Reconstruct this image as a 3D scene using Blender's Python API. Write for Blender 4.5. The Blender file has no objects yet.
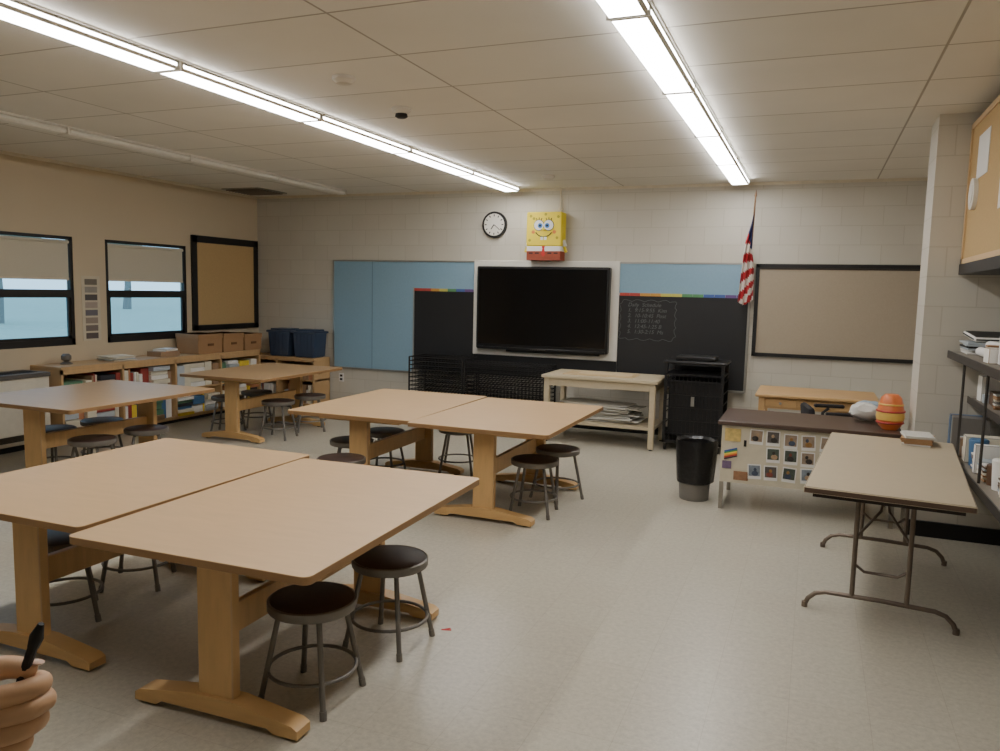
import bpy, bmesh, math, random
from mathutils import Vector, Matrix, Euler
random.seed(7)
D=bpy.data; S=bpy.context.scene
CH=1.68
XL,XR,YB,YF,H=-7.55,1.32,9.3,-1.6,2.945

# ---------------- materials ----------------
def lin(c):
    o=[]
    for v in c:
        v=v/255.0
        o.append(v/12.92 if v<=0.04045 else ((v+0.055)/1.055)**2.4)
    return tuple(o)+(1.0,)
def nt(name):
    m=D.materials.new(name); m.use_nodes=True
    n=m.node_tree; b=n.nodes['Principled BSDF']
    return m,n,b
def mixc(n,fac,a,b):
    x=n.nodes.new('ShaderNodeMix'); x.data_type='RGBA'
    if hasattr(fac,'type'): n.links.new(fac,x.inputs[0])
    else: x.inputs[0].default_value=fac
    for s,v in ((x.inputs[6],a),(x.inputs[7],b)):
        if hasattr(v,'type'): n.links.new(v,s)
        else: s.default_value=v
    return x.outputs[2]
def sc(c,k): return (min(c[0]*k,1),min(c[1]*k,1),min(c[2]*k,1),1)
_cache={}
def M(name,rgb,rough=0.6,metal=0.0,ns=12,var=0.12,bump=0.0,emit=0):
    if name in _cache: return _cache[name]
    m,n,b=nt(name); c=lin(rgb)
    tc=n.nodes.new('ShaderNodeTexCoord'); no=n.nodes.new('ShaderNodeTexNoise')
    no.inputs['Scale'].default_value=ns; no.inputs['Detail'].default_value=4
    n.links.new(tc.outputs['Object'],no.inputs['Vector'])
    n.links.new(mixc(n,no.outputs['Fac'],sc(c,1-var),sc(c,1+var)),b.inputs['Base Color'])
    b.inputs['Roughness'].default_value=rough; b.inputs['Metallic'].default_value=metal
    if bump:
        bp=n.nodes.new('ShaderNodeBump'); bp.inputs['Strength'].default_value=bump; bp.inputs['Distance'].default_value=0.01
        n.links.new(no.outputs['Fac'],bp.inputs['Height']); n.links.new(bp.outputs[0],b.inputs['Normal'])
    if emit:
        b.inputs['Emission Color'].default_value=(1,0.985,0.965,1); b.inputs['Emission Strength'].default_value=emit
    _cache[name]=m; return m
def wood(name,rgb,scale=(1,1,1),rough=0.45,var=0.18,ns=6):
    if name in _cache: return _cache[name]
    m,n,b=nt(name); c=lin(rgb)
    tc=n.nodes.new('ShaderNodeTexCoord'); mp=n.nodes.new('ShaderNodeMapping'); mp.inputs['Scale'].default_value=scale
    no=n.nodes.new('ShaderNodeTexNoise'); no.inputs['Scale'].default_value=ns; no.inputs['Detail'].default_value=6; no.inputs['Distortion'].default_value=0.6
    n.links.new(tc.outputs['Object'],mp.inputs[0]); n.links.new(mp.outputs[0],no.inputs['Vector'])
    n.links.new(mixc(n,no.outputs['Fac'],sc(c,1-var),sc(c,1+var)),b.inputs['Base Color'])
    b.inputs['Roughness'].default_value=rough
    _cache[name]=m; return m
def brickmat(name,axes,bw,bh,c1,c2,cm,mortar,rough,offset=0.5,bump=0.3,speck=0,noisev=0.06,shift=(0,0)):
    m,n,b=nt(name)
    tc=n.nodes.new('ShaderNodeTexCoord'); sp=n.nodes.new('ShaderNodeSeparateXYZ'); cb=n.nodes.new('ShaderNodeCombineXYZ')
    n.links.new(tc.outputs['Object'],sp.inputs[0])
    for i,a in enumerate(axes):
        ad=n.nodes.new('ShaderNodeMath'); ad.operation='ADD'; ad.inputs[1].default_value=shift[i]
        n.links.new(sp.outputs['XYZ'.index(a)],ad.inputs[0]); n.links.new(ad.outputs[0],cb.inputs[i])
    br=n.nodes.new('ShaderNodeTexBrick'); n.links.new(cb.outputs[0],br.inputs['Vector'])
    br.inputs['Scale'].default_value=1; br.inputs['Brick Width'].default_value=bw; br.inputs['Row Height'].default_value=bh
    br.inputs['Mortar Size'].default_value=mortar; br.inputs['Mortar Smooth'].default_value=0.5; br.offset=offset
    br.inputs['Bias'].default_value=0
    br.inputs['Color1'].default_value=lin(c1); br.inputs['Color2'].default_value=lin(c2); br.inputs['Mortar'].default_value=lin(cm)
    no=n.nodes.new('ShaderNodeTexNoise'); no.inputs['Scale'].default_value=38 if speck else 1.5; no.inputs['Detail'].default_value=6
    if speck: no.inputs['Roughness'].default_value=0.78
    n.links.new(tc.outputs['Object'],no.inputs['Vector'])
    mr=n.nodes.new('ShaderNodeMapRange'); mr.inputs[1].default_value=0.32; mr.inputs[2].default_value=0.68
    mr.inputs[3].default_value=1-noisev; mr.inputs[4].default_value=1+noisev
    n.links.new(no.outputs['Fac'],mr.inputs[0])
    vm=n.nodes.new('ShaderNodeVectorMath'); vm.operation='SCALE'
    n.links.new(br.outputs['Color'],vm.inputs[0]); n.links.new(mr.outputs[0],vm.inputs['Scale'])
    n.links.new(vm.outputs[0],b.inputs['Base Color'])
    b.inputs['Roughness'].default_value=rough
    bp=n.nodes.new('ShaderNodeBump'); bp.invert=True; bp.inputs['Strength'].default_value=bump; bp.inputs['Distance'].default_value=0.005
    n.links.new(br.outputs['Fac'],bp.inputs['Height']); n.links.new(bp.outputs[0],b.inputs['Normal'])
    return m

m_block=brickmat('painted_block','XZ',0.41,0.205,(202,197,184),(199,193,180),(188,182,167),0.005,0.5,bump=0.22,noisev=0.03)
m_blocky=brickmat('painted_block_side','YZ',0.41,0.205,(202,197,184),(199,193,180),(188,182,167),0.005,0.5,bump=0.22,noisev=0.03)
m_plaster=M('painted_plaster',(202,186,158),0.6,ns=2,var=0.04)
m_floor=brickmat('vinyl_tile_floor','XY',0.305,0.305,(184,178,162),(181,174,158),(168,160,143),0.0018,0.31,offset=0,bump=0.02,speck=1,noisev=0.17)
m_ceil=brickmat('ceiling_tile','XY',1.36,0.68,(226,222,213),(221,217,207),(168,162,150),0.009,0.9,offset=0,bump=0.4,noisev=0.03,shift=(0.83+1.36*20,0.2+6.8))
m_lam=wood('birch_laminate',(196,163,122),(1,5,1),0.42,0.09,5)
m_edge=wood('table_edge_band',(146,111,72),(1,4,4),0.5,0.1)
m_maple=wood('maple_wood',(206,167,112),(6,6,1),0.4,0.18,5)
m_maple2=wood('maple_rail',(200,161,106),(1,1,8),0.4,0.18,5)
m_stoolseat=M('stool_hardboard',(64,47,40),0.45,ns=20,var=0.3)
m_gmetal=M('grey_enamel_metal',(122,117,110),0.42,0.5,30,0.08)
m_rubber=M('black_rubber',(22,20,20),0.7)
m_black=M('black_paint',(22,20,20),0.5)
m_darkframe=M('dark_window_frame',(30,26,24),0.45)
m_cream=M('cream_paint',(214,204,182),0.5)
m_white=M('white_plastic',(226,222,212),0.45,var=0.03)
m_alum=M('aluminium_trim',(170,168,162),0.35,0.8)

# ---------------- mesh builder ----------------
class MB:
    def __init__(s): s.bm=bmesh.new(); s.mats=[]
    def mi(s,m):
        if m not in s.mats: s.mats.append(m)
        return s.mats.index(m)
    def box(s,c,d,m,rot=None,bevel=0,seg=1):
        mat=Matrix.Translation(Vector(c))
        if rot is not None: mat=mat@Euler(rot).to_matrix().to_4x4()
        mat=mat@Matrix.Diagonal((d[0],d[1],d[2],1))
        r=bmesh.ops.create_cube(s.bm,size=1,matrix=mat)
        fs=set(f for v in r['verts'] for f in v.link_faces); i=s.mi(m)
        for f in fs: f.material_index=i
        if bevel:
            es=list(set(e for v in r['verts'] for e in v.link_edges))
            bmesh.ops.bevel(s.bm,geom=es,offset=bevel,segments=seg,affect='EDGES',profile=0.5)
        return fs
    def b2(s,x0,x1,y0,y1,z0,z1,m,bevel=0):
        return s.box(((x0+x1)/2,(y0+y1)/2,(z0+z1)/2),(abs(x1-x0),abs(y1-y0),abs(z1-z0)),m,bevel=bevel)
    def cyl(s,p1,p2,r,m,r2=None,seg=16,cap=True):
        p1=Vector(p1);p2=Vector(p2); d=p2-p1
        q=d.to_track_quat('Z','Y').to_matrix().to_4x4()
        r_=bmesh.ops.create_cone(s.bm,cap_ends=cap,segments=seg,radius1=r,radius2=r if r2 is None else r2,depth=d.length,matrix=Matrix.Translation((p1+p2)/2)@q)
        i=s.mi(m)
        for f in set(f for v in r_['verts'] for f in v.link_faces): f.material_index=i
    def sph(s,c,r,m,rot=None,seg=16,jit=0):
        if not hasattr(r,'__len__'): r=(r,r,r)
        mat=Matrix.Translation(Vector(c))
        if rot is not None: mat=mat@Euler(rot).to_matrix().to_4x4()
        mat=mat@Matrix.Diagonal((r[0],r[1],r[2],1))
        q=bmesh.ops.create_uvsphere(s.bm,u_segments=seg,v_segments=max(6,seg//2),radius=1,matrix=mat); i=s.mi(m)
        if jit:
            for v in q['verts']: v.co+=Vector((random.uniform(-jit,jit),random.uniform(-jit,jit),random.uniform(0,jit)))
        for f in set(f for v in q['verts'] for f in v.link_faces): f.material_index=i
    def tube(s,pts,r,m,closed=False,seg=8):
        pts=[Vector(p) for p in pts]; n=len(pts); rings=[]; i=s.mi(m); up=None
        for k in range(n):
            a=pts[(k-1)%n] if (closed or k>0) else pts[k]; b=pts[(k+1)%n] if (closed or k<n-1) else pts[k]
            t=(b-a).normalized()
            if up is None:
                up=Vector((0,0,1)) if abs(t.z)<0.9 else Vector((1,0,0))
            x=(up-t*up.dot(t)).normalized(); y=t.cross(x); up=x
            rr=r[k] if hasattr(r,'__len__') else r
            rings.append([s.bm.verts.new(pts[k]+x*rr*math.cos(2*math.pi*j/seg)+y*rr*math.sin(2*math.pi*j/seg)) for j in range(seg)])
        for k in range(n if closed else n-1):
            A=rings[k];B=rings[(k+1)%n]
            for j in range(seg):
                f=s.bm.faces.new((A[j],A[(j+1)%seg],B[(j+1)%seg],B[j])); f.material_index=i
        if not closed:
            for R in (rings[0][::-1],rings[-1]):
                f=s.bm.faces.new(R); f.material_index=i
    def lathe(s,prof,m,c=(0,0,0),seg=28,wob=0):
        i=s.mi(m); rings=[]
        for (r,z) in prof:
            rings.append([s.bm.verts.new((c[0]+(r*(1+wob*math.sin(7*2*math.pi*j/seg)))*math.cos(2*math.pi*j/seg),c[1]+(r*(1+wob*math.cos(5*2*math.pi*j/seg)))*math.sin(2*math.pi*j/seg),c[2]+z)) for j in range(seg)])
        for k in range(len(rings)-1):
            for j in range(seg):
                f=s.bm.faces.new((rings[k][j],rings[k][(j+1)%seg],rings[k+1][(j+1)%seg],rings[k+1][j])); f.material_index=i
        for R in (rings[0][::-1],rings[-1]):
            f=s.bm.faces.new(R); f.material_index=i
    def prism(s,poly,t,m,plane='xz',off=0):
        i=s.mi(m)
        def P(a,b,o):
            return {'xz':(a,o,b),'xy':(a,b,o),'yz':(o,a,b)}[plane]
        A=[s.bm.verts.new(P(a,b,off-t/2)) for a,b in poly]; B=[s.bm.verts.new(P(a,b,off+t/2)) for a,b in poly]
        fs=[s.bm.faces.new(A[::-1]),s.bm.faces.new(B)]
        n=len(poly)
        for k in range(n): fs.append(s.bm.faces.new((A[k],A[(k+1)%n],B[(k+1)%n],B[k])))
        for f in fs: f.material_index=i
        return fs
    def obj(s,name,loc=(0,0,0),rz=0,parent=None,smooth=True):
        bmesh.ops.recalc_face_normals(s.bm,faces=s.bm.faces)
        me=D.meshes.new(name); s.bm.to_mesh(me); s.bm.free()
        for m in s.mats: me.materials.append(m)
        if smooth:
            me.polygons.foreach_set('use_smooth',[True]*len(me.polygons)); me.set_sharp_from_angle(angle=math.radians(35))
        o=D.objects.new(name,me); S.collection.objects.link(o); o.location=loc; o.rotation_euler=(0,0,rz)
        if parent: o.parent=parent
        return o
def dup(o,loc,rz=0,sx=1):
    n=D.objects.new(o.name.split('.')[0],o.data); S.collection.objects.link(n); n.location=loc; n.rotation_euler=(0,0,rz); n.scale=(sx,1,1); return n
def wobj(name,fn):
    b=MB(); fn(b); return b.obj(name)

# ---------------- room shell ----------------
WT=0.11
b=MB(); b.b2(XL-WT,XR+0.2,YF-0.2,YB+0.2,-0.1,0,m_floor); b.obj('floor')
b=MB(); b.b2(XL-WT,XR+0.2,YF-0.2,YB+0.2,H,H+0.1,m_ceil); b.obj('ceiling')
b=MB(); b.b2(XL-WT,XR+0.2,YB,YB+0.2,0,H,m_block); b.obj('wall_back')
b=MB(); b.b2(XR,XR+0.2,YF,YB,0,H,m_blocky); b.obj('wall_right')
b=MB(); b.b2(XL-WT,XR+0.2,YF-0.2,YF,0,H,m_block); b.obj('wall_front')
b=MB(); b.b2(0.71,XR,6.2,6.6,0,H,m_block); b.obj('wall_pillar')
WIN=[(3.34,4.58),(5.0,6.24),(6.66,7.90)]; WZ0,WZ1=0.98,2.16
b=MB()
b.b2(XL-WT,XL,YF,YB,0,WZ0,m_plaster); b.b2(XL-WT,XL,YF,YB,WZ1,H,m_plaster)
ys=[YF]+[v for w in WIN for v in w]+[YB]
for i in range(0,len(ys),2): b.b2(XL-WT,XL,ys[i],ys[i+1],WZ0,WZ1,m_plaster)
b.obj('wall_left')
b=MB(); b.b2(0.70,XR,6.175,6.2,0,0.11,m_black); b.obj('baseboard_pillar')
b=MB(); b.b2(XR-0.015,XR,YF,6.17,0,0.11,m_black); b.obj('baseboard_right')
b=MB(); b.b2(-6.2,0.9,YB-0.015,YB,0,0.11,m_black); b.obj('baseboard_back')
b=MB(); b.b2(XL,XR,YB-0.02,YB,H-0.03,H,m_cream); b.obj('trim_1')
b=MB(); b.b2(XL,XL+0.02,YF,YB-0.02,H-0.03,H,m_cream); b.obj('trim_2')

mg,n,bs=nt('window_glass'); n.nodes.remove(bs)
tr=n.nodes.new('ShaderNodeBsdfTransparent'); gl=n.nodes.new('ShaderNodeBsdfGlossy'); gl.inputs['Roughness'].default_value=0.02
tr.inputs[0].default_value=(0.80,0.88,0.90,1)
mx=n.nodes.new('ShaderNodeMixShader'); mx.inputs[0].default_value=0.06
n.links.new(tr.outputs[0],mx.inputs[1]); n.links.new(gl.outputs[0],mx.inputs[2])
n.links.new(mx.outputs[0],n.nodes['Material Output'].inputs[0])
m_blind=M('roller_blind_fabric',(204,197,178),0.8,ns=80,var=0.04)
for i,(a,c) in enumerate(WIN):
    b=MB(); x0,x1=XL-0.05,XL-0.004
    t=0.04
    b.b2(x0,x1,a,c,WZ0,WZ0+0.07,m_darkframe); b.b2(x0,x1,a,c,WZ1-0.035,WZ1,m_darkframe)
    b.b2(x0,x1,a,a+t,WZ0,WZ1,m_darkframe); b.b2(x0,x1,c-t,c,WZ0,WZ1,m_darkframe)
    b.b2(x0,x1+0.01,a+t,c-t,1.50,1.585,m_darkframe)
    b.b2(x0+0.01,x1-0.01,c-t-0.03,c-t,WZ0+0.07,1.50,m_darkframe)
    b.b2(x0+0.01,x1-0.01,a+t,a+t+0.03,WZ0+0.07,1.50,m_darkframe)
    b.b2(x0+0.01,x1-0.01,a+t,c-t,WZ0+0.07,WZ0+0.10,m_darkframe)
    b.b2(XL-0.045,XL-0.042,a+t,c-t,WZ0+0.07,WZ1-0.035,mg)
    b.b2(XL-0.026,XL-0.020,a+t+0.005,c-t-0.005,1.70,WZ1-0.04,m_blind)
    b.cyl((XL-0.022,a+t,WZ1-0.06),(XL-0.022,c-t,WZ1-0.06),0.018,m_blind)
    b.b2(XL-0.030,XL-0.016,a+t+0.005,c-t-0.005,1.69,1.715,m_cream)
    b.cyl((XL-0.014,a+t+0.3,1.60),(XL-0.005,a+t+0.3,1.60),0.012,m_alum)
    b.obj('window_%d'%(i+1))
m_grass=M('lawn_grass',(160,182,164),0.9,ns=0.4,var=0.10)
b=MB(); b.b2(-90,XL-0.3,-60,90,-0.5,-0.4,m_grass); b.obj('ground_lawn')
m_bark=M('tree_bark',(130,130,126),0.9); m_leaf=M('tree_foliage',(150,172,158),0.9,ns=3,var=0.3)
for k,(x,y,s_) in enumerate([(-36,25.5,1.0),(-50,46,1.2)]):
    b=MB(); b.tube([(0,0,0),(0.1,0.05,1.5*s_),(0,0.1,3.4*s_)],[0.32,0.24,0.16],m_bark)
    for q in range(9):
        b.sph((random.uniform(-1.2,1.2),random.uniform(-1.3,1.3),s_*random.uniform(3.5,5.2)),random.uniform(.8,1.2),m_leaf,seg=10)
    b.obj('tree',(x,y,-0.4))

# ---------------- ceiling fixtures ----------------
m_lens=M('fluorescent_lens',(255,250,238),0.5,var=0.0,emit=25)
m_fix=M('fixture_housing',(224,220,210),0.5)
m_lensoff=M('fluorescent_lens_off',(230,227,218),0.35,var=0.02)
def fixture(x,y0,n,lit,w=0.19):
    b=MB(); L=1.37; t=0.06
    b.b2(-w/2-0.008,w/2+0.008,0,n*L,-0.010,0,m_fix)
    for k in range(n):
        b.b2(-w/2,w/2,k*L+0.008,(k+1)*L-0.008,-t,-0.010,m_lens if lit else m_lensoff,bevel=0.016)
        for e in (k*L,(k+1)*L-0.008):
            b.b2(-w/2-0.003,w/2+0.003,e,e+0.008,-t-0.003,-0.010,m_fix)
    return b.obj('fluorescent_light_fixture',(x,y0,H))
fixture(-0.84,9.0-1.37*6,6,True); fixture(-3.52,9.05-1.37*6,6,True); fixture(-5.85,8.9-1.37*6,6,False,0.12)
for (x,y,dk) in [(-2.79,4.99,1),(-2.73,4.17,0),(-2.8,8.3,0)]:
    b=MB(); m=M('detector_plastic',(204,198,186),0.5)
    b.lathe([(0.001,0),(0.07,0),(0.07,-0.02),(0.045,-0.04),(0.001,-0.042)],m)
    if dk: b.lathe([(0.001,-0.035),(0.04,-0.038),(0.045,-0.06),(0.03,-0.07),(0.001,-0.07)],m_black)
    b.obj('smoke_detector',(x,y,H))
b=MB(); mv=M('vent_dark',(140,132,120),0.6)
b.b2(-0.3,0.3,-0.3,0.3,-0.012,0,m_alum)
for k in range(9): b.box((0,-0.24+k*0.06,-0.018),(0.54,0.035,0.006),mv,rot=(0.5,0,0))
b.obj('air_vent',(-7.1,8.7,H))

# ---------------- back wall items ----------------
m_blue=M('blue_bulletin_fabric',(136,168,188),0.85,ns=40,var=0.06)
m_chalk=M('chalkboard_slate',(30,30,32),0.55,ns=3,var=0.25)
strip=[M('border_%d'%i,c,0.6) for i,c in enumerate([(180,70,62),(206,150,70),(206,196,96),(90,146,96),(70,96,160),(104,76,130)])]
Y=YB
def boards(b):
    b.b2(-6.225,-4.97,Y-0.03,Y,0.57,2.04,m_blue)
    b.b2(-5.615,-5.605,Y-0.032,Y-0.028,0.57,2.04,M('board_seam',(104,134,152),0.7))
    b.b2(-4.97,-4.09,Y-0.03,Y,1.68,2.04,m_blue)
    b.b2(-2.19,-0.70,Y-0.03,Y,1.69,2.04,m_blue)
    b.b2(-4.97,-4.09,Y-0.028,Y,0.60,1.66,m_chalk)
    b.b2(-2.19,-0.70,Y-0.028,Y,0.60,1.66,m_chalk)
    b.b2(-4.1,-2.2,Y-0.02,Y,0.60,0.86,m_chalk)
    for x0,x1,z0,z1 in [(-6.24,-6.22,0.56,2.05),(-4.98,-4.96,0.58,1.7)]: b.b2(x0,x1,Y-0.036,Y,z0,z1,m_alum)
    b.b2(-6.24,-4.1,Y-0.036,Y,2.035,2.055,m_alum); b.b2(-2.2,-0.69,Y-0.036,Y,2.035,2.055,m_alum)
    b.b2(-0.705,-0.68,Y-0.036,Y,0.58,2.055,m_alum); b.b2(-6.24,-4.96,Y-0.036,Y,0.555,0.575,m_alum)
    b.b2(-2.19,-0.69,Y-0.08,Y,0.575,0.60,m_alum); b.b2(-4.97,-4.1,Y-0.08,Y,0.575,0.60,m_alum)
    for x0,x1 in [(-4.96,-4.10),(-2.18,-0.71)]:
        n_=int((x1-x0)/0.12); w=(x1-x0)/n_
        for k in range(n_):
            c=strip[min(5,int(6*k/n_))]
            b.b2(x0+k*w,x0+(k+1)*w-0.004,Y-0.036,Y-0.02,1.655,1.69,c)
ob=wobj('chalkboard_wall_unit',boards)
m_chalkmark=M('chalk_marks',(98,100,100),0.9)
def txt(s,x,z,size):
    c=D.curves.new('chalk_writing','FONT'); c.body=s; c.size=size; c.extrude=0.0006; c.space_line=1.0; c.shear=0.25
    c.materials.append(m_chalkmark); o=D.objects.new('chalk_writing',c); S.collection.objects.link(o)
    o.rotation_euler=(math.pi/2,0,0); o.location=(x,Y-0.030,z); o.parent=ob
txt('Daily  Schedule\n1.  9:15-9:55  Kim\n2.  10-10:45  Post\n3.  11:00-11:40\n4.  12:45-1:25 B\n5.  1:30-2:15  Ms',-2.08,1.53,0.064)
b=MB()
pts=[]
for k in range(80):
    a=2*math.pi*k/80; px=-1.84+0.33*max(-1,min(1,1.35*math.cos(a)))+0.012*math.sin(19*a); pz=1.37+0.23*max(-1,min(1,1.35*math.sin(a)))+0.012*math.cos(17*a)
    pts.append((px,Y-0.029,pz))
b.tube(pts,0.0025,m_chalkmark,closed=True,seg=5); b.obj('chalk_cloud_outline',parent=ob)
# tv
m_scr=M('tv_screen',(8,8,10),0.12,var=0.0); m_bez=M('tv_bezel',(16,16,18),0.35)
b=MB(); b.b2(-4.09,-2.19,Y-0.05,Y,0.86,2.06,m_white,bevel=0.004); b.obj('tv_backing_panel')
b=MB()
b.b2(-4.005,-2.285,Y-0.15,Y-0.05,0.945,1.985,m_bez,bevel=0.012)
b.b2(-3.975,-2.315,Y-0.153,Y-0.149,1.01,1.955,m_scr)
b.b2(-3.98,-2.31,Y-0.17,Y-0.15,0.945,0.975,m_bez,bevel=0.004)
for k in range(7): b.cyl((-3.25+k*0.03,Y-0.172,0.96),(-3.25+k*0.03,Y-0.165,0.96),0.004,m_alum)
b.b2(-3.6,-2.4,Y-0.12,Y-0.05,0.915,0.945,m_black)
b.obj('wall_mounted_television')
# corkboard
m_cork=M('tan_tackboard',(170,157,138),0.9,ns=70,var=0.07,bump=0.1)
m_cork2=M('golden_cork',(190,160,112),0.9,ns=60,var=0.10)
b=MB(); Y2=YB-0.002
b.b2(-0.60,1.03,Y2-0.02,Y2,1.04,2.01,m_cork)
for q in [(-0.64,1.06,2.005,2.045),(-0.64,1.06,1.01,1.05)]: b.b2(q[0],q[1],Y2-0.035,Y2,q[2],q[3],m_black)
for q in [(-0.64,-0.60),(1.02,1.06)]: b.b2(q[0],q[1],Y2-0.035,Y2,1.01,2.045,m_black)
b.b2(-0.60,1.02,Y2-0.026,Y2-0.02,1.985,2.005,M('dark_trim',(60,52,44),0.6)); b.obj('bulletin_board')
b=MB(); X=XL+0.002
b.b2(X,X+0.02,8.05,9.2,1.14,2.24,m_cork2)
b.b2(X,X+0.035,7.98,9.26,2.22,2.31,m_black); b.b2(X,X+0.035,7.98,9.26,1.07,1.14,m_black)
b.b2(X,X+0.035,7.98,8.06,1.07,2.31,m_black); b.b2(X,X+0.035,9.18,9.26,1.07,2.31,m_black)
b.obj('framed_cork_board')
b=MB()
b.b2(X,X+0.004,6.33,6.57,1.02,1.74,M('chart_paper',(204,194,172),0.8))
for k in range(8):
    v=[(96,86,84),(124,112,106),(150,136,124),(110,106,114),(170,156,144),(84,80,80),(150,144,136),(120,112,100)][k]
    b.b2(X+0.004,X+0.006,6.37,6.53,1.04+k*0.086,1.105+k*0.086,M('swatch%d'%k,v,0.7))
b.obj('value_scale_poster')
# clock
b=MB()
def disc(b,c,r,y0,y1,m,seg=36): b.cyl((c[0],y0,c[1]),(c[0],y1,c[1]),r,m,seg=seg)
cx,cz=-3.83,2.51
disc(b,(cx,cz),0.165,Y-0.04,Y,m_black); disc(b,(cx,cz),0.138,Y-0.043,Y-0.038,m_white)
for k in range(12):
    a=k*math.pi/6; b.box((cx+0.115*math.sin(a),Y-0.045,cz+0.115*math.cos(a)),(0.012,0.003,0.026),m_black,rot=(0,a,0))
for a,l,w in [(math.radians(215),0.07,0.012),(math.radians(130),0.105,0.008)]:
    b.box((cx+l/2*math.sin(a),Y-0.047,cz+l/2*math.cos(a)),(w,0.003,l),m_black,rot=(0,a,0))
b.obj('wall_clock')
# cartoon sponge box
m_y=M('sponge_yellow',(236,212,50),0.6,ns=8,var=0.06); m_w=M('paper_white',(230,228,224),0.7,var=0.02); m_br=M('pants_brown',(150,70,48),0.7)
m_red=M('tie_red',(200,40,36),0.6); m_bl=M('iris_blue',(60,130,200),0.5); m_k=M('ink_black',(14,12,12),0.6); m_hole=M('sponge_hole',(170,156,40),0.7)
b=MB(); cx=-3.11; z0=2.062; y0=Y-0.2
b.b2(cx-0.225,cx+0.225,y0,Y-0.01,z0+0.17,z0+0.58,m_y,bevel=0.012)
b.b2(cx-0.215,cx+0.215,y0,Y-0.01,z0+0.11,z0+0.17,m_w); b.b2(cx-0.215,cx+0.215,y0,Y-0.01,z0,z0+0.11,m_br)
f=y0
for sx in (-1,1):
    disc(b,(cx+sx*0.062,z0+0.42),0.066,f-0.008,f,m_k); disc(b,(cx+sx*0.062,z0+0.42),0.061,f-0.012,f,m_w)
    disc(b,(cx+sx*0.045,z0+0.415),0.03,f-0.015,f,m_bl); disc(b,(cx+sx*0.045,z0+0.415),0.014,f-0.018,f,m_k)
    for e in (-0.4,0,0.4):
        p=(cx+sx*0.062+0.066*math.sin(e),z0+0.42+0.066*math.cos(e)); b.box((p[0]+0.012*math.sin(e),f-0.004,p[1]+0.012*math.cos(e)),(0.008,0.006,0.03),m_k,rot=(0,e,0))
    b.box((cx+sx*0.022,f-0.006,z0+0.262),(0.03,0.008,0.035),m_w)
    disc(b,(cx+sx*0.135,z0+0.34),0.022,f-0.003,f,M('cheek',(230,140,70),0.7))
    b.cyl((cx+sx*0.225,Y-0.1,z0+0.2),(cx+sx*0.262,Y-0.11,z0+0.1),0.018,m_y)
    b.cyl((cx+sx*0.215,Y-0.1,z0+0.24),(cx+sx*0.24,Y-0.1,z0+0.17),0.03,m_w)
b.tube([(cx+0.12*math.sin(a),f-0.004,z0+0.40-0.12*math.cos(a)) for a in [x*0.2 for x in range(-5,6)]],0.006,m_k,seg=6)
b.cyl((cx,f-0.03,z0+0.375),(cx,f,z0+0.37),0.016,m_y)
for p in [(-.17,.53),(.18,.52),(-.18,.24),(.17,.27),(0.02,.55),(-.13,.5)]: disc(b,(cx+p[0],z0+p[1]),0.017,f-0.002,f,m_hole,seg=14)
b.prism([(cx-0.02,z0+0.17),(cx+0.02,z0+0.17),(cx+0.012,z0+0.14),(cx+0.026,z0+0.07),(cx,z0+0.04),(cx-0.026,z0+0.07),(cx-0.012,z0+0.14)],0.008,m_red,'xz',f-0.002)
for k in (-2,-1,1,2): b.box((cx+k*0.08,f-0.002,z0+0.085),(0.05,0.006,0.014),m_k)
b.obj('cartoon_sponge_box')
b=MB(); b.cyl((-2.96,Y-0.035,2.62),(-2.96,Y-0.035,H),0.011,m_cream); b.b2(-2.985,-2.935,Y-0.05,Y-0.02,2.68,2.70,m_cream); b.obj('electrical_conduit')
b=MB(); b.b2(-6.16,-6.08,Y-0.01,Y,0.36,0.48,m_w,bevel=0.003); b.b2(-6.14,-6.10,Y-0.014,Y-0.008,0.38,0.41,m_k); b.b2(-6.14,-6.10,Y-0.014,Y-0.008,0.43,0.46,m_k); b.obj('electrical_outlet')
# flag
m_fr=M('flag_red',(176,36,44),0.8); m_fw=M('flag_white',(226,220,212),0.8); m_fb=M('flag_blue',(34,40,92),0.8); m_pole=M('pole_wood',(110,80,52),0.5)
b=MB()
p0=Vector((-0.72,Y-0.03,1.74)); p1=Vector((-0.67,Y-0.28,2.76))
b.cyl(p0,p1,0.010,m_pole); b.cyl(p1,p1+Vector((0.004,-0.02,0.07)),0.016,m_pole,r2=0.001); b.b2(-0.75,-0.69,Y-0.06,Y-0.03,1.70,1.82,m_alum)
NU,NV=36,34; g=[]
for v in range(NV+1):
    row=[]; t=v/NV
    for u in range(NU+1):
        s_=u/NU; top=p1.lerp(p0,0.14+0.42*s_)
        w=0.03+0.05*t**0.7
        xx=-0.69+(s_-0.5)*2*w-0.035*t+0.008*math.sin(s_*24+t)
        yy=top.y-0.02-0.028*math.sin(s_*18+2*t)*min(1,t*3)
        ztop=2.60-0.42*s_; zbot=1.58+0.10*abs(s_-0.4)
        zz=ztop*(1-t)+zbot*t
        k_=min(1,t*3); xx=xx*k_+top.x*(1-k_)
        row.append(b.bm.verts.new((xx,yy,zz)))
    g.append(row)
for v in range(NV):
    for u in range(NU):
        fc=b.bm.faces.new((g[v][u],g[v][u+1],g[v+1][u+1],g[v+1][u]))
        band=int((u/NU*3.0+v/NV*9))%2
        m=m_fb if (v<NV*0.22 and u<NU*0.6) else (m_fr if band==0 else m_fw)
        fc.material_index=b.mi(m)
fo=b.obj('american_flag')

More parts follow.
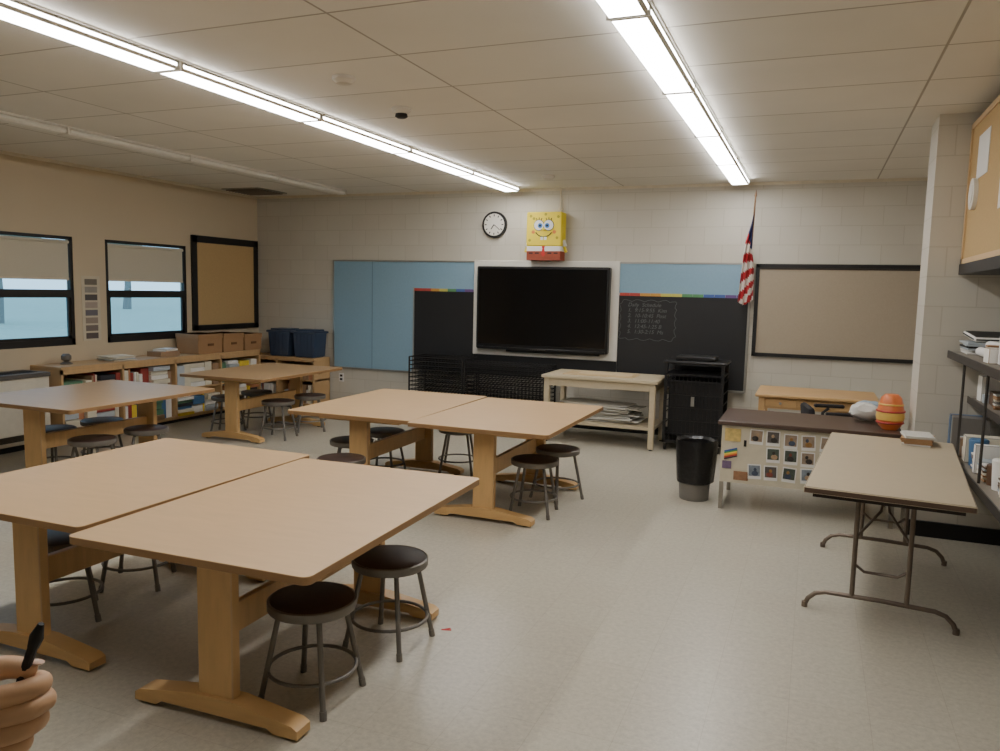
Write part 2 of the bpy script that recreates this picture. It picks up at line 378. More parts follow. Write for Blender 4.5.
# ---------------- tables ----------------
def table():
    b=MB(); T=0.713; W,L=1.085,1.55
    r=0.03; poly=[]
    for cx_,cy_,a0 in [(W/2-r,L/2-r,0),(-W/2+r,L/2-r,90),(-W/2+r,-L/2+r,180),(W/2-r,-L/2+r,270)]:
        for k in range(5):
            a=math.radians(a0+k*22.5); poly.append((cx_+r*math.cos(a),cy_+r*math.sin(a)))
    b.prism(poly,0.003,m_lam,'xy',T-0.0015); b.prism(poly,0.027,m_edge,'xy',T-0.0165)
    for s_ in (-1,1):
        y=s_*0.575
        b.box((0,y,0.36),(0.165,0.048,0.60),m_maple,bevel=0.005)
        b.box((0,y,0.66),(0.72,0.05,0.045),m_maple2,bevel=0.004)
        b.prism([(-0.385,0.012),(-0.385,0.045),(-0.36,0.06),(-0.1,0.098),(0.1,0.098),(0.36,0.06),(0.385,0.045),(0.385,0.012),(0.28,0.012),(0.25,0.03),(-0.25,0.03),(-0.28,0.012)],0.085,m_maple2,'xz',y)
        for sx in (-1,1): b.cyl((sx*0.33,y,0),(sx*0.33,y,0.014),0.025,m_rubber)
    b.box((0,0,0.37),(0.032,1.11,0.125),m_maple,bevel=0.004)
    b.box((0,0,0.665),(0.04,1.0,0.04),m_maple2)
    return b
t0=table().obj('art_table',(-2.075,2.86,0),math.radians(1.4))
for p,a,sx in [((-3.19,2.94),0.2,1),((-2.17,5.73),0.3,1),((-3.27,5.78),1.2,1),((-5.79,4.95),0,1.2),((-5.79,7.25),1,1)]:
    dup(t0,(p[0],p[1],0),math.radians(a),sx)

def stool():
    b=MB(); h=0.42
    b.lathe([(0.001,h-0.02),(0.168,h-0.02),(0.17,h-0.002),(0.165,h),(0.001,h)],m_stoolseat,seg=32)
    b.lathe([(0.150,h-0.04),(0.176,h-0.04),(0.180,h-0.034),(0.180,h-0.004),(0.174,h),(0.168,h-0.002),(0.168,h-0.03),(0.150,h-0.03)],m_gmetal,seg=32)
    b.tube([(0.125*math.cos(a*math.pi/12),0.125*math.sin(a*math.pi/12),h-0.045) for a in range(24)],0.009,m_gmetal,closed=True,seg=6)
    for k in range(4):
        a=math.pi/4+k*math.pi/2; ca,sa=math.cos(a),math.sin(a)
        b.tube([(0.10*ca,0.10*sa,h-0.035),(0.135*ca,0.135*sa,h-0.06),(0.208*ca,0.208*sa,0.02)],0.0115,m_gmetal,seg=10)
        b.cyl((0.205*ca,0.205*sa,0.035),(0.212*ca,0.212*sa,0),0.014,m_gmetal,seg=10)
    b.tube([(0.178*math.cos(a*math.pi/16),0.178*math.sin(a*math.pi/16),0.13) for a in range(32)],0.008,m_gmetal,closed=True,seg=8)
    return b
s0=stool().obj('metal_stool',(-1.83,2.57,0),0.02)
for k,p in enumerate([(-1.79,3.13,-0.05),(-3.42,2.70,.9),(-3.45,3.20,.5),(-1.90,5.50,.1),(-1.87,5.98,1.1),(-2.98,6.45,.3),(-3.20,4.86,.2),(-3.52,5.50,.6),(-3.50,6.00,.1),
      (-5.36,4.55,.3),(-5.36,5.10,.8),(-6.02,4.72,.2),(-6.02,5.22,.6),(-5.44,7.02,.2),(-5.42,7.58,.7),(-6.14,7.02,.4),(-6.14,7.52,.9)]):
    dup(s0,(p[0],p[1],0),p[2])

# ---------------- folding table ----------------
m_ftop=M('folding_table_laminate',(192,177,150),0.42,ns=25,var=0.05); m_fedge=M('folding_table_edge',(84,64,50),0.5); m_fleg=M('folding_leg_metal',(118,104,92),0.4,0.5)
b=MB(); L,W,T=1.80,0.75,0.74
b.box((0,0,T-0.0025),(W-0.012,L-0.012,0.005),m_ftop); b.box((0,0,T-0.018),(W,L,0.03),m_fedge,bevel=0.003)
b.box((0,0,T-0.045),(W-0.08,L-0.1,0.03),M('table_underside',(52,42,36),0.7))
for s_ in (-1,1):
    y=s_*0.56
    for x in (-0.13,0.13): b.tube([(x,y,T-0.05),(x,y+s_*0.02,0.10)],0.0125,m_fleg,seg=10)
    pts=[(-0.36,0.012),(-0.345,0.05),(-0.31,0.085),(-0.26,0.10),(0,0.105),(0.26,0.10),(0.31,0.085),(0.345,0.05),(0.36,0.012)]
    b.tube([(x,y+s_*0.02,z) for x,z in pts],0.0125,m_fleg,seg=10)
    for x in (-0.36,0.36): b.cyl((x,y+s_*0.02,0.0),(x,y+s_*0.02,0.03),0.016,m_fleg,seg=10)
    b.tube([(-0.13,y+s_*0.01,0.28),(-0.08,y,0.24),(0.08,y,0.24),(0.13,y+s_*0.01,0.28)],0.008,m_fleg,seg=8)
    b.tube([(-0.13,y,0.42),(-0.02,y-s_*0.12,0.55),(0.0,y-s_*0.28,T-0.06)],0.007,m_fleg,seg=8)
    b.tube([(0.13,y,0.42),(0.02,y-s_*0.12,0.55),(0.0,y-s_*0.28,T-0.06)],0.007,m_fleg,seg=8)
b.obj('folding_table',(0.455,5.0,0),math.radians(-5))

# ---------------- teacher desk ----------------
m_dtop=M('desk_top_dark',(80,62,52),0.35,ns=8,var=0.1); m_dpan=M('desk_panel_cream',(204,195,172),0.5); m_chrome=M('desk_metal',(150,145,135),0.35,0.7)
b=MB(); x0,x1,y0,y1,T=-0.65,0.66,6.25,7.0,0.71
b.b2(x0,x1,y0,y1,T-0.035,T,m_dtop,bevel=0.005)
b.b2(x0+0.03,x1-0.03,y0+0.03,y0+0.05,0.22,T-0.035,m_dpan)
b.b2(x0+0.03,x0+0.05,y0+0.05,y1-0.03,0.22,T-0.035,m_dpan); b.b2(x1-0.45,x1-0.03,y0+0.05,y1-0.03,0.17,T-0.035,m_dpan)
for i_ in range(3): b.b2(x1-0.44,x1-0.04,y1-0.03,y1-0.015,0.19+i_*0.155,0.335+i_*0.155,m_dpan,bevel=0.003)
for x in (x0+0.045,x1-0.045):
    for y in (y0+0.05,y1-0.06): b.box((x,y,0.11),(0.03,0.035,0.22),m_chrome)
skies=[M('print_a',(120,130,140),0.4,ns=30,var=0.5),M('print_b',(90,84,80),0.4,ns=30,var=0.5),M('print_c',(150,130,110),0.4,ns=30,var=0.5),M('print_d',(70,80,70),0.4,ns=30,var=0.5)]
figs=[M('figure_%d'%i,c,0.5,ns=60,var=0.4) for i,c in enumerate([(120,60,50),(60,70,90),(170,140,110),(50,44,42),(150,110,60)])]
def photo(x,z,w,h):
    e=random.uniform(-.06,.06)
    b.box((x,y0+0.027,z),(w,0.004,h),m_w,rot=(0,e,0))
    b.box((x,y0+0.0245,z+0.008),(w*0.84,0.003,h*0.72),random.choice(skies),rot=(0,e,0))
    f_=random.choice(figs)
    b.sph((x+random.uniform(-.01,.01),y0+0.022,z+0.018),(0.012,0.002,0.014),random.choice(figs),seg=10); b.sph((x+random.uniform(-.01,.01),y0+0.022,z-0.012),(0.026,0.002,0.02),f_,seg=10)
for x in (-0.36,-0.235,-0.105,0.025,0.155,0.285):
    for z in (0.59,0.46,0.33):
        if (x,z) in [(-0.36,0.46)]: continue
        photo(x+random.uniform(-.008,.008),z+random.uniform(-.008,.008),0.10,0.116)
for j,c in enumerate([(60,60,64),(180,60,50),(230,150,60),(235,215,90),(70,150,90),(60,90,170)]):
    b.box((-0.545,y0+0.026,0.42+j*0.012),(0.10,0.004,0.012),M('pride_%d'%j,c,0.6),rot=(0,-0.3,0))
b.box((-0.535,y0+0.026,0.60),(0.12,0.004,0.10),M('photo_y',(206,180,110),0.6,ns=30,var=0.6)); b.box((-0.44,y0+0.026,0.54),(0.02,0.003,0.05),m_k)
b.box((-0.46,y0+0.027,0.28),(0.11,0.004,0.07),M('photo_brown',(150,110,80),0.6,ns=30,var=0.4)); b.box((-0.57,y0+0.027,0.36),(0.07,0.004,0.06),M('print_e',(110,90,120),0.6,ns=30,var=0.4))
b.obj('teacher_desk')
m_or=M('orange_glaze',(214,116,62),0.35,ns=9,var=0.3); m_yg=M('yellow_glaze',(230,190,96),0.35); m_rg=M('red_glaze',(176,56,50),0.35)
b=MB()
b.lathe([(0.001,0),(0.055,0),(0.08,0.03),(0.095,0.075)],m_or,wob=0.02); b.lathe([(0.095,0.075),(0.099,0.10),(0.094,0.14)],m_yg,wob=0.02)
b.lathe([(0.094,0.14),(0.085,0.18),(0.078,0.21),(0.07,0.24),(0.045,0.265),(0.001,0.27)],m_or,wob=0.02)
b.tube([(0.095*math.cos(a),0.095*math.sin(a),0.14) for a in [i*math.pi/12 for i in range(24)]],0.008,m_rg,closed=True)
b.tube([(0.082*math.cos(a),0.082*math.sin(a),0.19) for a in [i*math.pi/12 for i in range(24)]],0.007,m_yg,closed=True)
b.tube([(0.09*math.cos(a),0.09*math.sin(a),0.055) for a in [i*math.pi/12 for i in range(24)]],0.008,m_rg,closed=True)
b.obj('ceramic_figurine',(0.575,6.48,0.71))
b=MB(); mbag=M('white_bag',(214,212,206),0.4,ns=14,var=0.1,bump=0.9)
b.sph((0,0,0.073),(0.12,0.10,0.07),mbag,seg=14,jit=0.014); b.sph((0.03,0.10,0.078),(0.11,0.08,0.075),M('bag_blue',(160,176,192),0.5),seg=14,jit=0.014)
b.obj('plastic_supply_bags',(0.42,6.78,0.711))
m_oak=wood('oak_desk',(200,162,112),(1,6,6),0.4,0.2,4)
b=MB(); x0,x1,y0,y1,T=-0.48,0.60,7.78,8.55,0.76
b.b2(x0,x1,y0,y1,T-0.03,T,m_oak,bevel=0.006); b.b2(x0+0.06,x1-0.06,y0+0.05,y0+0.07,T-0.14,T-0.03,m_oak)
for q in range(3): b.b2(x0+0.09+q*0.31,x0+0.37+q*0.31,y0+0.04,y0+0.05,T-0.125,T-0.045,m_oak,bevel=0.003); b.sph((x0+0.23+q*0.31,y0+0.03,T-0.085),0.013,m_alum,seg=8)
b.b2(x0+0.06,x1-0.06,y1-0.07,y1-0.05,T-0.14,T-0.03,m_oak)
for x in (x0+0.06,x1-0.06):
    b.b2(x-0.01,x+0.01,y0+0.07,y1-0.07,T-0.14,T-0.03,m_oak)
    for y in (y0+0.06,y1-0.06): b.box((x,y,(T-0.03)/2),(0.055,0.055,T-0.03),m_oak)
b.obj('wooden_table')
b=MB(); mf=M('chair_fabric',(34,32,36),0.85)
b.box((0,0,0.44),(0.46,0.44,0.08),mf,bevel=0.025,seg=2); b.box((0.0,0.22,0.62),(0.42,0.06,0.24),mf,rot=(-0.12,0,0),bevel=0.025,seg=2)
b.cyl((0,0,0.08),(0,0,0.40),0.028,m_black); b.box((0,0.2,0.46),(0.06,0.04,0.2),m_black)
for k_ in range(5):
    a=k_*2*math.pi/5; c,s_=math.cos(a),math.sin(a)
    b.tube([(0,0,0.11),(0.22*c,0.22*s_,0.075)],0.018,m_black); b.sph((0.22*c,0.22*s_,0.03),(0.022,0.022,0.03),m_black,seg=10)
for sx in (-1,1):
    b.tube([(sx*0.2,0.05,0.42),(sx*0.27,0.05,0.44),(sx*0.27,0.05,0.64),(sx*0.27,0.0,0.685)],0.014,m_black); b.box((sx*0.27,0.0,0.705),(0.06,0.26,0.03),m_black,bevel=0.01)
b.obj('office_chair',(0.22,7.38,0),math.radians(100))
# trash can
m_can=M('trash_can_grey',(120,116,110),0.5); m_bag=M('black_bag',(20,20,22),0.3,ns=25,var=0.3,bump=0.8)
b=MB()
b.lathe([(0.001,0),(0.115,0),(0.118,0.01),(0.15,0.46),(0.145,0.46),(0.112,0.02),(0.001,0.02)],m_can)
b.lathe([(0.133,0.14),(0.148,0.15),(0.160,0.32),(0.168,0.47),(0.162,0.50),(0.135,0.48),(0.12,0.30),(0.001,0.25)],m_bag,wob=0.05)
b.obj('trash_can',(-0.84,6.50,0))

# ---------------- carts at back ----------------
m_cartw=wood('cart_painted_wood',(192,177,148),(1,6,6),0.5,0.1); m_pap=M('paper_stack',(210,207,198),0.8,ns=30,var=0.05)
b=MB(); x0,x1,y0,y1,T=-2.80,-1.50,8.25,8.98,0.76
b.b2(x0,x1,y0,y1,T-0.035,T,m_cartw,bevel=0.004); b.b2(x0+0.03,x1-0.03,y0+0.03,y1-0.03,T-0.12,T-0.035,m_cartw)
for x in (x0+0.055,x1-0.055):
    for y in (y0+0.055,y1-0.055):
        b.box((x,y,0.37),(0.06,0.06,0.71),m_cartw,bevel=0.004); b.cyl((x,y-0.0,0.0),(x,y,0.03),0.02,m_rubber)
b.b2(x0+0.03,x1-0.03,y0+0.03,y1-0.03,0.22,0.25,m_cartw)
b.obj('wooden_work_table')
b=MB()
for k in range(22):
    b.box((random.uniform(-.1,.15),random.uniform(-.04,.05),0.005+k*0.0085),(random.uniform(.6,.85),random.uniform(.35,.5),0.007),m_pap,rot=(random.uniform(-.02,.02),random.uniform(-.02,.02),random.uniform(-.12,.12)))
b.obj('paper_pile',(-2.15,8.6,0.255))
b=MB(); b.box((0,0,0.004),(0.8,0.4,0.008),M('folder_tan',(196,170,130),0.7)); b.box((0.05,0.02,0.012),(0.6,0.3,0.008),M('folder_tan2',(206,184,148),0.7),rot=(0,0,0.08)); b.obj('art_folder',(-2.2,8.6,0.76))
b=MB(); w,d,h=0.62,0.5,0.97
for sx in (-1,1):
    for sy in (-1,1):
        b.box((sx*(w/2-0.015),sy*(d/2-0.015),0.09+(h-0.09)/2),(0.03,0.03,h-0.09),m_black); b.cyl((sx*(w/2-0.03)-0.012,sy*(d/2-0.03),0.035),(sx*(w/2-0.03)+0.012,sy*(d/2-0.03),0.035),0.035,m_rubber); b.cyl((sx*(w/2-0.03),sy*(d/2-0.03),0.04),(sx*(w/2-0.03),sy*(d/2-0.03),0.1),0.01,m_alum)
b.box((0,0,0.10),(w,d,0.03),m_black); b.box((0,0,h-0.01),(w+0.04,d+0.02,0.03),m_black,bevel=0.01); b.box((0,0,h-0.14),(w,d,0.015),m_black)
b.box((0,d/2-0.01,0.5),(w-0.02,0.01,0.78),m_black)
b.box((0,0.03,0.46),(w-0.08,d-0.12,0.6),M('cart_interior',(24,23,24),0.6))
m_wire=M('cart_wire',(50,48,48),0.4,0.5)
for k in range(14): b.cyl((-w/2+0.03+k*(w-0.06)/13,-d/2,0.12),(-w/2+0.03+k*(w-0.06)/13,-d/2,h-0.14),0.004,m_wire,seg=6)
for k in range(5): b.cyl((-w/2+0.02,-d/2,0.2+k*0.14),(w/2-0.02,-d/2,0.2+k*0.14),0.006,m_wire,seg=6)
for sx in (-1,1):
    for k in range(6): b.cyl((sx*w/2,-d/2+0.02,0.16+k*0.12),(sx*w/2,d/2-0.02,0.16+k*0.12),0.005,m_wire,seg=6)
b.box((0.0,-d/2-0.012,0.55),(0.035,0.02,0.10),m_alum)
b.box((0,-0.02,h+0.03),(0.42,0.3,0.05),m_black,bevel=0.01)
b.obj('laptop_cart',(-1.15,8.68,0))
b=MB()
for x0,x1,zt in ((-4.72,-3.98,0.83),(-3.95,-2.92,0.79)):
    y0,y1=8.70,9.14
    for x in (x0,x1):
        for y in (y0,y1): b.cyl((x,y,0),(x,y,zt),0.011,m_black,seg=8)
    n_=15
    for k in range(n_):
        z=zt-k*(zt-0.1)/(n_-1)
        for y in (y0,y1,(y0+y1)/2): b.cyl((x0,y,z),(x1,y,z),0.006,m_black,seg=6)
        m_=int((x1-x0)/0.045)
        for j in range(m_+1):
            x=x0+j*(x1-x0)/m_; b.cyl((x,y0,z),(x,y1,z),0.004,m_black,seg=4)
            if k==0: b.cyl((x,y0-0.004,0.1),(x,y0-0.004,zt),0.003,m_black,seg=4)
b.obj('wire_drying_rack')

# ---------------- left wall furniture ----------------
m_shw=wood('shelf_oak',(196,160,114),(1,6,1),0.5,0.15,4)
def bookcase(b,L,dep,h,nb,apron=0.05):
    b.b2(0,dep,0,L,h-0.03,h,m_shw,bevel=0.003); b.b2(0,dep,0,L,0.04,0.07,m_shw); b.b2(0,dep-0.02,0,L,0.38,0.40,m_shw); b.b2(0,0.01,0,L,0.04,h-0.03,m_shw)
    b.b2(0,dep-0.03,0,L,0,0.04,m_black)
    b.b2(dep-0.02,dep,0,L,h-apron-0.03,h-0.03,m_shw)
    for k in range(nb+1):
        y=min(max(k*L/nb,0.0125),L-0.0125); b.b2(0,dep,y-0.0125,y+0.0125,0.04,h-0.03,m_shw)
cols=[(236,233,226),(222,214,192),(150,60,50),(70,110,150),(236,206,70),(90,130,100),(160,130,100),(50,50,56),(190,130,90),(180,188,194)]
cm=[M('supply_%d'%i,c,0.6) for i,c in enumerate(cols)]
b=MB(); bookcase(b,3.1,0.45,0.80,4)
for z0,hm in ((0.40,0.32),(0.07,0.29)):
    for bay in range(4):
        y=bay*0.775+0.03; ye=(bay+1)*0.775-0.03
        while y<ye-0.04:
            w=random.choice([0.03,0.05,0.08,0.2,0.26,0.12]); w=min(w,ye-y); hh=random.uniform(0.7,0.98)*hm; c=random.choice(cm[:2]*2+cm)
            if w>0.15:
                n_=random.randint(2,6)
                for q in range(n_): b.b2(0.08,random.uniform(.40,.46),y,y+w-0.01,z0+hh*q/n_,z0+hh*(q+0.9)/n_,random.choice(cm[:2]*3+cm))
            else: b.b2(0.08,random.uniform(.38,.445),y,y+w-0.005,z0,z0+hh,c)
            y+=w
b.obj('low_bookcase',(XL+0.002,5.68,0))
b=MB(); bookcase(b,1.24,0.38,0.70,2,0.02)
for z0,hm in ((0.40,0.24),(0.07,0.28)):
    y=0.04
    while y<1.15:
        w=random.choice([0.05,0.1,0.2])
        if not (y<0.62<y+w): b.b2(0.1,random.uniform(.34,.375),y,min(y+w-0.01,1.2),z0,z0+random.uniform(.6,.95)*hm,random.choice(cm))
        y+=w
b.obj('low_bookcase',(XL+0.01,YB-0.02,0),-math.pi/2)
m_card=M('cardboard',(164,126,88),0.8,ns=10,var=0.08); m_cardd=M('cardboard_dark',(110,76,46),0.8)
for k,(y,w,h_) in enumerate([(7.84,0.42,0.25),(8.27,0.38,0.24),(8.66,0.34,0.22)]):
    b=MB(); b.box((0,0,h_/2),(0.36,w,h_),m_card,bevel=0.004); b.box((0.0,0,h_-0.03),(0.375,w+0.012,0.06),m_card,bevel=0.003); b.box((0.186,0,h_*0.45),(0.008,0.10,0.03),m_cardd)
    b.obj('cardboard_box',(XL+0.25,y,0.801))
b=MB()
for q in range(6): b.box((random.uniform(-.02,.02),random.uniform(-.02,.02),0.006+q*0.009),(0.24,0.32,0.007),random.choice([m_w,cm[1],cm[9]]),rot=(0,0,random.uniform(-.2,.2)))
b.obj('paper_stack',(XL+0.25,6.55,0.80))
b=MB(); b.box((0,0,0.03),(0.22,0.30,0.06),cm[6],bevel=0.003); b.box((0.01,0.02,0.075),(0.18,0.24,0.03),cm[0],rot=(0,0,0.2),bevel=0.003); b.obj('book_stack',(XL+0.24,7.25,0.80))
m_bin=M('navy_plastic_bin',(60,72,94),0.45)
for k,x in enumerate([-6.92,-6.50]):
    b=MB()
    b.prism([(-0.15,0.01),(0.15,0.01),(0.18,0.34),(-0.18,0.34)],0.28,m_bin,'xz',0)
    b.box((0,0,0.345),(0.40,0.33,0.03),m_bin,bevel=0.008); b.box((0,0,0.37),(0.32,0.24,0.03),m_bin,bevel=0.008)
    for q in range(5): b.box((-0.12+q*0.06,-0.143,0.17),(0.012,0.012,0.28),m_bin)
    b.box((0,0,0.005),(0.28,0.25,0.01),m_bin)
    b.obj('storage_bin',(x,9.09,0.703))
b=MB(); m_rad=M('radiator_enamel',(216,208,190),0.5)
b.b2(0,0.38,2.2,5.6,0.06,0.72,m_rad,bevel=0.006); b.b2(0.0,0.40,2.2,5.6,0.72,0.76,M('radiator_top',(92,86,80),0.5)); b.b2(0.02,0.35,2.2,5.6,0,0.06,m_black)
for k in range(110):
    b.b2(0.12,0.30,2.25+k*0.03,2.262+k*0.03,0.76,0.764,m_black)
for k in range(4): b.b2(0.38,0.383,2.2+k*0.85,2.206+k*0.85,0.08,0.70,m_black)
b.b2(0.38,0.384,2.25,5.55,0.10,0.16,M('grille_dark',(80,74,66),0.6))
b.obj('radiator_cabinet',(XL+0.002,0,0))
b=MB(); b.lathe([(0.001,0),(0.06,0),(0.06,0.01),(0.02,0.03),(0.05,0.05),(0.05,0.09),(0.03,0.11),(0.001,0.11)],m_gmetal); b.obj('pencil_sharpener',(XL+0.2,5.95,0.80))

# ---------------- right side shelving + board ----------------
m_shelfm=M('shelf_metal_dark',(64,60,56),0.5,0.3); m_wal=M('shelf_board',(136,128,116),0.6)
b=MB()
for z in (0.66,1.31):
    b.b2(0.88,XR-0.002,1.8,6.17,z,z+0.025,m_wal); b.b2(0.872,0.88,1.8,6.17,z-0.02,z+0.03,m_shelfm)
    for k in range(6):
        y=2.0+k*0.82
        b.prism([(0.90,z),(1.31,z),(1.31,z-0.16),(1.29,z-0.16)],0.02,m_shelfm,'xz',y)
b.b2(1.02,XR-0.002,1.8,6.17,1.0,1.02,m_wal); b.b2(1.014,1.02,1.8,6.17,0.985,1.03,m_shelfm)
for k in range(6):
    y=2.0+k*0.82; b.b2(1.295,XR-0.002,y-0.015,y+0.015,0.3,1.5,m_shelfm)
for y in (5.62,4.9,4.0,3.0):
    b.cyl((0.895,y,0.68),(0.895,y,1.31),0.008,m_shelfm,seg=8)
b.obj('wall_shelving')
m_plate=M('paper_plate',(222,218,208),0.7)
m_cab=wood('board_frame_maple',(206,174,130),(6,1,1),0.5,0.1,4)
b=MB()
b.b2(0.93,XR-0.002,2.2,6.19,1.93,2.86,m_cream); b.b2(0.90,XR-0.002,2.2,6.19,1.86,1.93,m_black)
b.b2(0.915,0.93,2.2,6.19,1.93,2.86,m_cork2)
b.b2(0.905,0.93,2.2,6.19,2.825,2.86,m_cab); b.b2(0.905,0.93,2.2,6.19,1.93,1.965,m_cab)
for y in (2.2,4.13,6.15): b.b2(0.905,0.93,y,y+0.04,1.93,2.86,m_cab)
b.b2(0.911,0.915,5.55,5.90,2.46,2.73,m_w); b.b2(0.911,0.915,4.9,5.15,2.2,2.5,m_w)
b.cyl((0.89,5.90,2.37),(0.915,5.90,2.37),0.10,m_plate,seg=24); b.cyl((0.885,5.90,2.37),(0.892,5.90,2.37),0.06,m_white,seg=24)
b.obj('cork_board_cabinet')
def clutter(x,y0,y1,z,items,hk=1.0,dp=1.0):
    b=MB(); y=y0
    while y<y1-0.05:
        w=random.choice([0.06,0.09,0.13,0.18]); w=min(w,y1-y); t=random.random(); c=random.choice(items)
        xx=x+random.uniform(0.01,0.05)
        if t<0.35:
            for q in range(2 if dp>0.9 else 1):
                x2=xx+q*0.17; c=random.choice(items)
                b.lathe([(0.001,0),(w*0.36,0),(w*0.42,w*1.0*hk),(w*0.36,w*1.05*hk),(0.001,w*1.05*hk)],c,c=(x2+w/2,y+w/2,z),seg=16)
        elif t<0.65:
            hh=random.uniform(0.08,0.2)*hk; b.box((xx+0.12*dp,y+w/2,z+hh/2),(0.22*dp,w*0.9,hh),c,rot=(0,0,random.uniform(-.1,.1)),bevel=0.003)
        else:
            for q in range(8): b.box((xx+0.13*dp,y+w/2,z+0.006+q*0.012),(0.24*dp,w*0.85,0.009),random.choice(items),rot=(0,0,random.uniform(-.15,.15)))
        y+=w+0.004
    return b
its=[cm[0],cm[1],cm[3],cm[6],cm[9],m_card,m_w,M('dusty_grey',(120,116,110),0.7),M('jar_brown',(96,70,50),0.5)]
b=clutter(0.89,2.1,5.25,1.337,its,1.0)
for q in range(4): b.cyl((1.0+q*0.05,5.30,1.37+0.04*(q%2)),(0.98+q*0.05,5.66,1.37+0.04*(q%2)),0.028,m_w,seg=14)
b.obj('art_supplies_on_upper_shelf')
clutter(1.03,2.1,6.08,1.021,its,0.9,0.9).obj('art_supplies_on_middle_shelf')
clutter(0.885,2.1,6.10,0.687,its,1.2).obj('art_supplies_on_lower_shelf')
b=MB()
for q in range(6): b.box((random.uniform(-.02,.02),random.uniform(-.02,.02),0.008+q*0.013),(0.30,0.30,0.011),random.choice([m_w,cm[9],m_black,cm[0]]),rot=(0,0,random.uniform(-.1,.1)))
b.box((0,0.0,0.115),(0.28,0.28,0.03),m_black,rot=(0.12,0.0,0.1),bevel=0.01)
b.obj('binder_stack',(1.09,5.95,1.337))
b=MB()
for q in range(7): b.box((0,0,0.005+q*0.009),(0.17+random.uniform(-.02,.02),0.24,0.007),random.choice([m_w,m_pap,m_card]),rot=(0,0,random.uniform(-.25,.25)))
b.obj('paper_stack',(0.68,5.74,0.741))
b=MB(); b.box((0,0,0.0008),(0.05,0.012,0.0016),m_red); b.box((0.005,0.012,0.0008),(0.03,0.01,0.0016),m_red,rot=(0,0,0.5)); b.obj('floor_tape_mark',(-1.60,3.36,0),0.3)

# ---------------- person (at left of camera; only the hand is in view) ----------------
def skin(name,chains,mat,parent,sub=2):
    vs=[];rs=[];es=[];idx={}
    for ch in chains:
        pr=None
        for p in ch:
            k=(round(p[0],4),round(p[1],4),round(p[2],4))
            if k not in idx: idx[k]=len(vs); vs.append(Vector(p[:3])); rs.append(p[3])
            if pr is not None and pr!=idx[k]: es.append((pr,idx[k]))
            pr=idx[k]
    me=D.meshes.new(name); me.from_pydata(vs,es,[]); o=D.objects.new(name,me); S.collection.objects.link(o)
    md=o.modifiers.new('skin','SKIN'); md.use_smooth_shade=True
    sv=o.data.skin_vertices[0].data
    for i,r in enumerate(rs):
        rr=r if hasattr(r,'__len__') else (r,r); sv[i].radius=rr; sv[i].use_root=(i==0)
    ss=o.modifiers.new('sub','SUBSURF'); ss.levels=sub; ss.render_levels=sub
    me.materials.append(mat); o.parent=parent; return o
m_skin=M('skin',(206,164,126),0.55,ns=30,var=0.08); m_nail=M('nail',(224,186,162),0.3); m_shirt=M('shirt_cloth',(60,74,92),0.9,ns=40,var=0.1); m_jean=M('trouser_cloth',(44,48,60),0.9); m_hair=M('hair',(40,28,20),0.7,ns=60,var=0.3)
per=D.objects.new('person',None); S.collection.objects.link(per)
wr=Vector((-0.803,0.466,1.226)); hx=Vector((0.925,0.33,0.17)).normalized(); hy=(Vector((-0.25,0.1,1))-hx*hx.dot(Vector((-0.25,0.1,1)))).normalized(); hz=hx.cross(hy)
def hp(x,y,z,r): 
    p=wr+hx*x+hy*y+hz*z; return (p.x,p.y,p.z,r)
el=(-1.03,0.27,1.11,0.043)
w0=hp(0,0,0,0.027); fore=[el,hp(-0.12,-0.015,0,0.037),hp(-0.05,-0.003,0,0.029),w0]
ch=[fore]
fy=[0.028,0.0095,-0.009,-0.027]; fl=[1.0,1.1,1.02,0.80]
cp=hp(0.045,0,0,0.036); ch.append([w0,cp])
for i_,(y_,l) in enumerate(zip(fy,fl)):
    dx=-0.004*i_
    ch.append([cp,hp(0.074+dx,y_,0.004,0.0150),hp(0.074+dx+0.020*l,y_*1.0,0.002,0.0118),hp(0.074+dx+0.036*l,y_*0.98,-0.012,0.0126),hp(0.076+dx+0.038*l,y_*0.96+0.002,-0.034*l,0.0112),hp(0.076+dx+0.020*l,y_*0.92+0.004,-0.049*l,0.0102),hp(0.078+dx+0.003*l,y_*0.9+0.004,-0.047*l,0.0086)])
ch.append([w0,hp(0.030,0.032,-0.014,0.019),hp(0.058,0.050,-0.020,0.0145),hp(0.086,0.051,-0.026,0.0122),hp(0.110,0.042,-0.030,0.0100)])
skin('hand_and_forearm',ch,m_skin,per)
b=MB()
a_=Vector(hp(0.092,0.030,-0.026,0)[:3]); up_=(Vector((0,0,1))*0.9+Vector((0.93,0.37,0))*0.34).normalized()
b.tube([a_-up_*0.05,a_,a_+up_*0.045],[0.003,0.0045,0.005],m_k,seg=10); b.tube([a_+up_*0.045,a_+up_*0.057,a_+up_*0.072],[0.0055,0.007,0.003],m_k,seg=10)
nl=Vector(hp(0.111,0.051,-0.030,0)[:3]); b.sph(nl,(0.008,0.006,0.002),m_nail,seg=10)
b.obj('paint_brush',parent=per)
bx,by=-1.13,0.30
torso=[(bx,by,0.95,(0.15,0.12)),(bx,by,1.10,(0.145,0.11)),(bx,by,1.30,(0.17,0.12)),(bx,by,1.42,(0.10,0.09)),(bx,by,1.48,(0.06,0.06))]
shR=(bx+0.01,by-0.18,1.41,0.065); shL=(bx,by+0.17,1.41,0.065)
skin('shirt',[torso,[(bx,by,1.42,0.09),shR,(bx+0.04,by-0.12,1.28,0.055),(el[0],el[1]-0.01,el[2]+0.01,0.052)],[(bx,by,1.42,0.09),shL,(bx-0.12,by+0.20,1.15,0.05)]],m_shirt,per)
